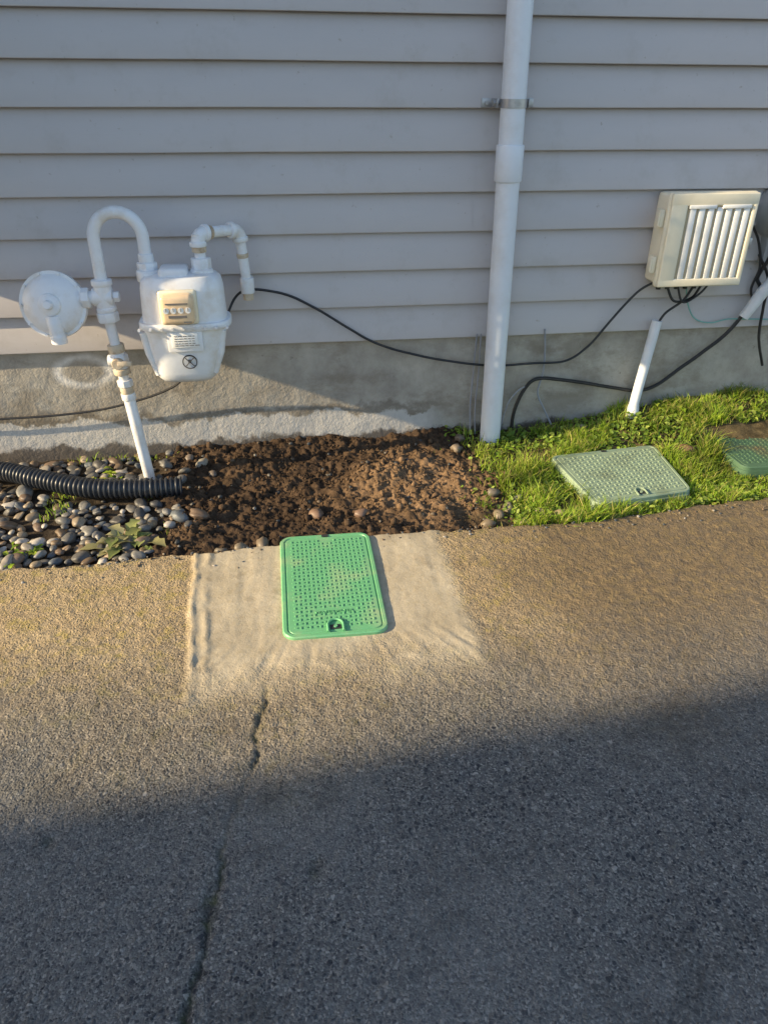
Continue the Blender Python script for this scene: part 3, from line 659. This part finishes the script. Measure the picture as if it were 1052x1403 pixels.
path=smoothpath([(-2.2,-.12,.02),(-1.7,-.15,.025),(-1.306,-.225,.03),(-1.1,-.33,.03),(-.876,-.434,.025),(-.65,-.462,.02),(-.47,-.452,.012)],90)
sl=np.concatenate([[0],np.cumsum(np.linalg.norm(np.diff(path,axis=0),axis=1))])
S_=np.arange(0,sl[-1],.0025);path=np.stack([np.interp(S_,sl,path[:,i]) for i in range(3)],1)
rr=.040+.0045*np.tanh(2.2*np.sin(S_*2*np.pi/.021))
mb=MB();mb.tube(path,rr,M_hose,28,False);mb.obj('corrugated_drain_pipe')
# ================================================================ valve box lids
def lid(name,Q,z,m_,nx,ny,rc=.045,th=.02,slot=True,nub=.0025):
    Q=np.array(Q,float)
    def mp(u,v,h=0):
        p=(Q[0]*(1-u)+Q[1]*u)*(1-v)+(Q[3]*(1-u)+Q[2]*u)*v
        return (p[0],p[1],z+h)
    W_=np.linalg.norm(Q[1]-Q[0]);H_=np.linalg.norm(Q[3]-Q[0]);par=empty(name);mb=MB()
    def ring(ins,h,seg=10):
        r=max(rc-ins,.004);o=[]
        for cx_,cy_,a0 in ((W_-ins-r,ins+r,-90),(W_-ins-r,H_-ins-r,0),(ins+r,H_-ins-r,90),(ins+r,ins+r,180)):
            for i in range(seg+1):
                a=rad(a0+90*i/seg);o.append(mp((cx_+r*math.cos(a))/W_,(cy_+r*math.sin(a))/H_,h))
        return o
    rings=[ring(-.004,-.14),ring(-.004,-th),ring(0,-th),ring(0,-.004),ring(.0035,0),ring(.014,0),ring(.016,-.0035),ring(.020,-.0035),ring(.022,-.0005),ring(.03,-.0005)]
    n=len(rings[0]);V=sum(rings,[]);F=[]
    for i in range(len(rings)-1):
        for j in range(n):
            k_=(j+1)%n;F.append((i*n+j,i*n+k_,(i+1)*n+k_,(i+1)*n+j))
    F.append(tuple((len(rings)-1)*n+i for i in range(n)))
    mb.add(V,F,m_,False);mb.obj('cover',par)
    mb=MB();m0=.036
    for i in range(nx):
        for j in range(ny):
            cx_=m0+(W_-2*m0)*(i+.5)/nx;cy_=m0+(H_-2*m0)*(j+.5)/ny
            if abs(cx_-W_/2)<.032 and (cy_>H_-.085 or cy_<.05): continue
            if slot and abs(cx_-W_/2)<.075 and .76<cy_/H_<.82: continue
            a=(i+j)%2;lx=(W_-2*m0)/nx*(.36 if a else .17);ly=(H_-2*m0)/ny*(.17 if a else .36)
            vs=[]
            for hh_,sc_ in ((-.001,1.),(nub,.75)):
                for sx_,sy_ in ((-1,-1),(1,-1),(1,1),(-1,1)): vs.append(mp((cx_+sx_*lx*sc_)/W_,(cy_+sy_*ly*sc_)/H_,hh_))
            mb.add(vs,[(4,5,6,7),(0,1,5,4),(1,2,6,5),(2,3,7,6),(3,0,4,7)],m_,False)
    mb.obj('tread',par)
    mb=MB()
    for v_,s_ in ((H_-.045,1),(.012,.55)):
        x_,y_,z_=mp(.5,v_/H_,0)
        if s_==1:
            o=[mp(.5+(.026*math.cos(a))/W_,(v_+.0-.030*math.sin(a))/H_,.0045) for a in np.linspace(0.05,math.pi-.05,12)]
            o=[mp(.5+.026/W_,(v_+.03)/H_,.003)]+o+[mp(.5-.026/W_,(v_+.03)/H_,.003)]
            mb.tube(o,.0045,m_,8)
        mb.rbox((x_,y_+(-.006 if s_==1 else 0),z_+.0008),(.024*s_+.012,.018*s_+.004,.003),.0,M_dark)
        if s_==1: mb.cyl((x_,y_-.006,z_),(x_,y_-.006,z_+.006),.006,m_,12)
    mb.obj('lift_hole',par)
    if slot:
        for txt,v_,sz in (('WATER METER',.805,.019),):
            cu=bpy.data.curves.new('lid_text','FONT');cu.body=txt;cu.size=sz;cu.extrude=.0016;cu.align_x='CENTER';cu.align_y='CENTER'
            cu.materials.append(m_);o=bpy.data.objects.new('lettering',cu);sc.collection.objects.link(o);o.location=mp(.5,v_,.001);o.parent=par
    return par
M_lid=simple('green_lid_plastic',(.15,.42,.20),.45,(.46,.47,.28),6,.55,0,.1,90,.08)
M_lid2=simple('faded_green_lid',(.25,.33,.23),.65,(.14,.17,.11),6,.75,0,.15,90,.1)
M_lid3=simple('dirty_green_lid',(.07,.14,.08),.7,(.13,.09,.05),5,.95,0,.2,60)
f=.9935
def up(x,y): return (x*f,-3.406+(y+3.406)*f)
lid('valve_box_lid',[up(-.052,-.921),up(.300,-.925),up(.292,-1.545),up(-.054,-1.540)],.015,M_lid,17,26)
lid('valve_box_lid.001',L2,.032,M_lid2,18,15,slot=False,rc=.04)
lid('valve_box_lid.002',L3,.042,M_lid3,18,15,slot=False,rc=.04)
mb=MB();mb.add([(1.33,-2.15,.004),(1.35,-2.165,.012),(1.365,-2.16,.006),(1.35,-2.148,.010)],[(0,1,3),(1,2,3)],simple('dry_leaf',(.18,.10,.05),.8));mb.obj('dry_leaf')
# ================================================================ light
w=bpy.data.worlds.new("World");sc.world=w;w.use_nodes=True;nt=w.node_tree;bg=nt.nodes['Background'];sk=nt.nodes.new('ShaderNodeTexSky');sk.sky_type='NISHITA'
sk.sun_disc=False;sk.sun_elevation=EL;sk.sun_rotation=-math.pi/2-AZ;sk.air_density=1.0;sk.dust_density=1.0;sk.ozone_density=1.0
nt.links.new(sk.outputs[0],bg.inputs[0]);bg.inputs[1].default_value=.28
ld=bpy.data.lights.new('sun','SUN');ld.energy=9;ld.angle=rad(.53);ld.color=(1,.80,.50);lo=bpy.data.objects.new('sun',ld);sc.collection.objects.link(lo)
dirv=Vector((math.cos(AZ)*math.cos(EL),math.sin(AZ)*math.cos(EL),-math.sin(EL)))
lo.rotation_euler=dirv.to_track_quat('-Z','Y').to_euler()
# ================================================================ camera
fp,p,y,r,d=1007.26075,0.52729,0.14467,0.00589,3.40648
fwd=Vector((math.sin(y)*math.cos(p),math.cos(y)*math.cos(p),-math.sin(p)));ri=Vector((math.cos(y),-math.sin(y),0));u=ri.cross(fwd)
r2=ri*math.cos(r)+u*math.sin(r);u2=-ri*math.sin(r)+u*math.cos(r)
from mathutils import Matrix
cam=bpy.data.cameras.new('camera');co_=bpy.data.objects.new('camera',cam);sc.collection.objects.link(co_)
Mx=Matrix((r2,u2,-fwd)).transposed().to_4x4();Mx.translation=Vector((0,-d,1.55));co_.matrix_world=Mx
cam.sensor_fit='VERTICAL';cam.sensor_height=36;cam.lens=fp/1403*36;cam.clip_end=2000;cam.clip_start=.05
sc.camera=co_
sc.view_settings.view_transform='Standard';sc.view_settings.look='None';sc.view_settings.exposure=0
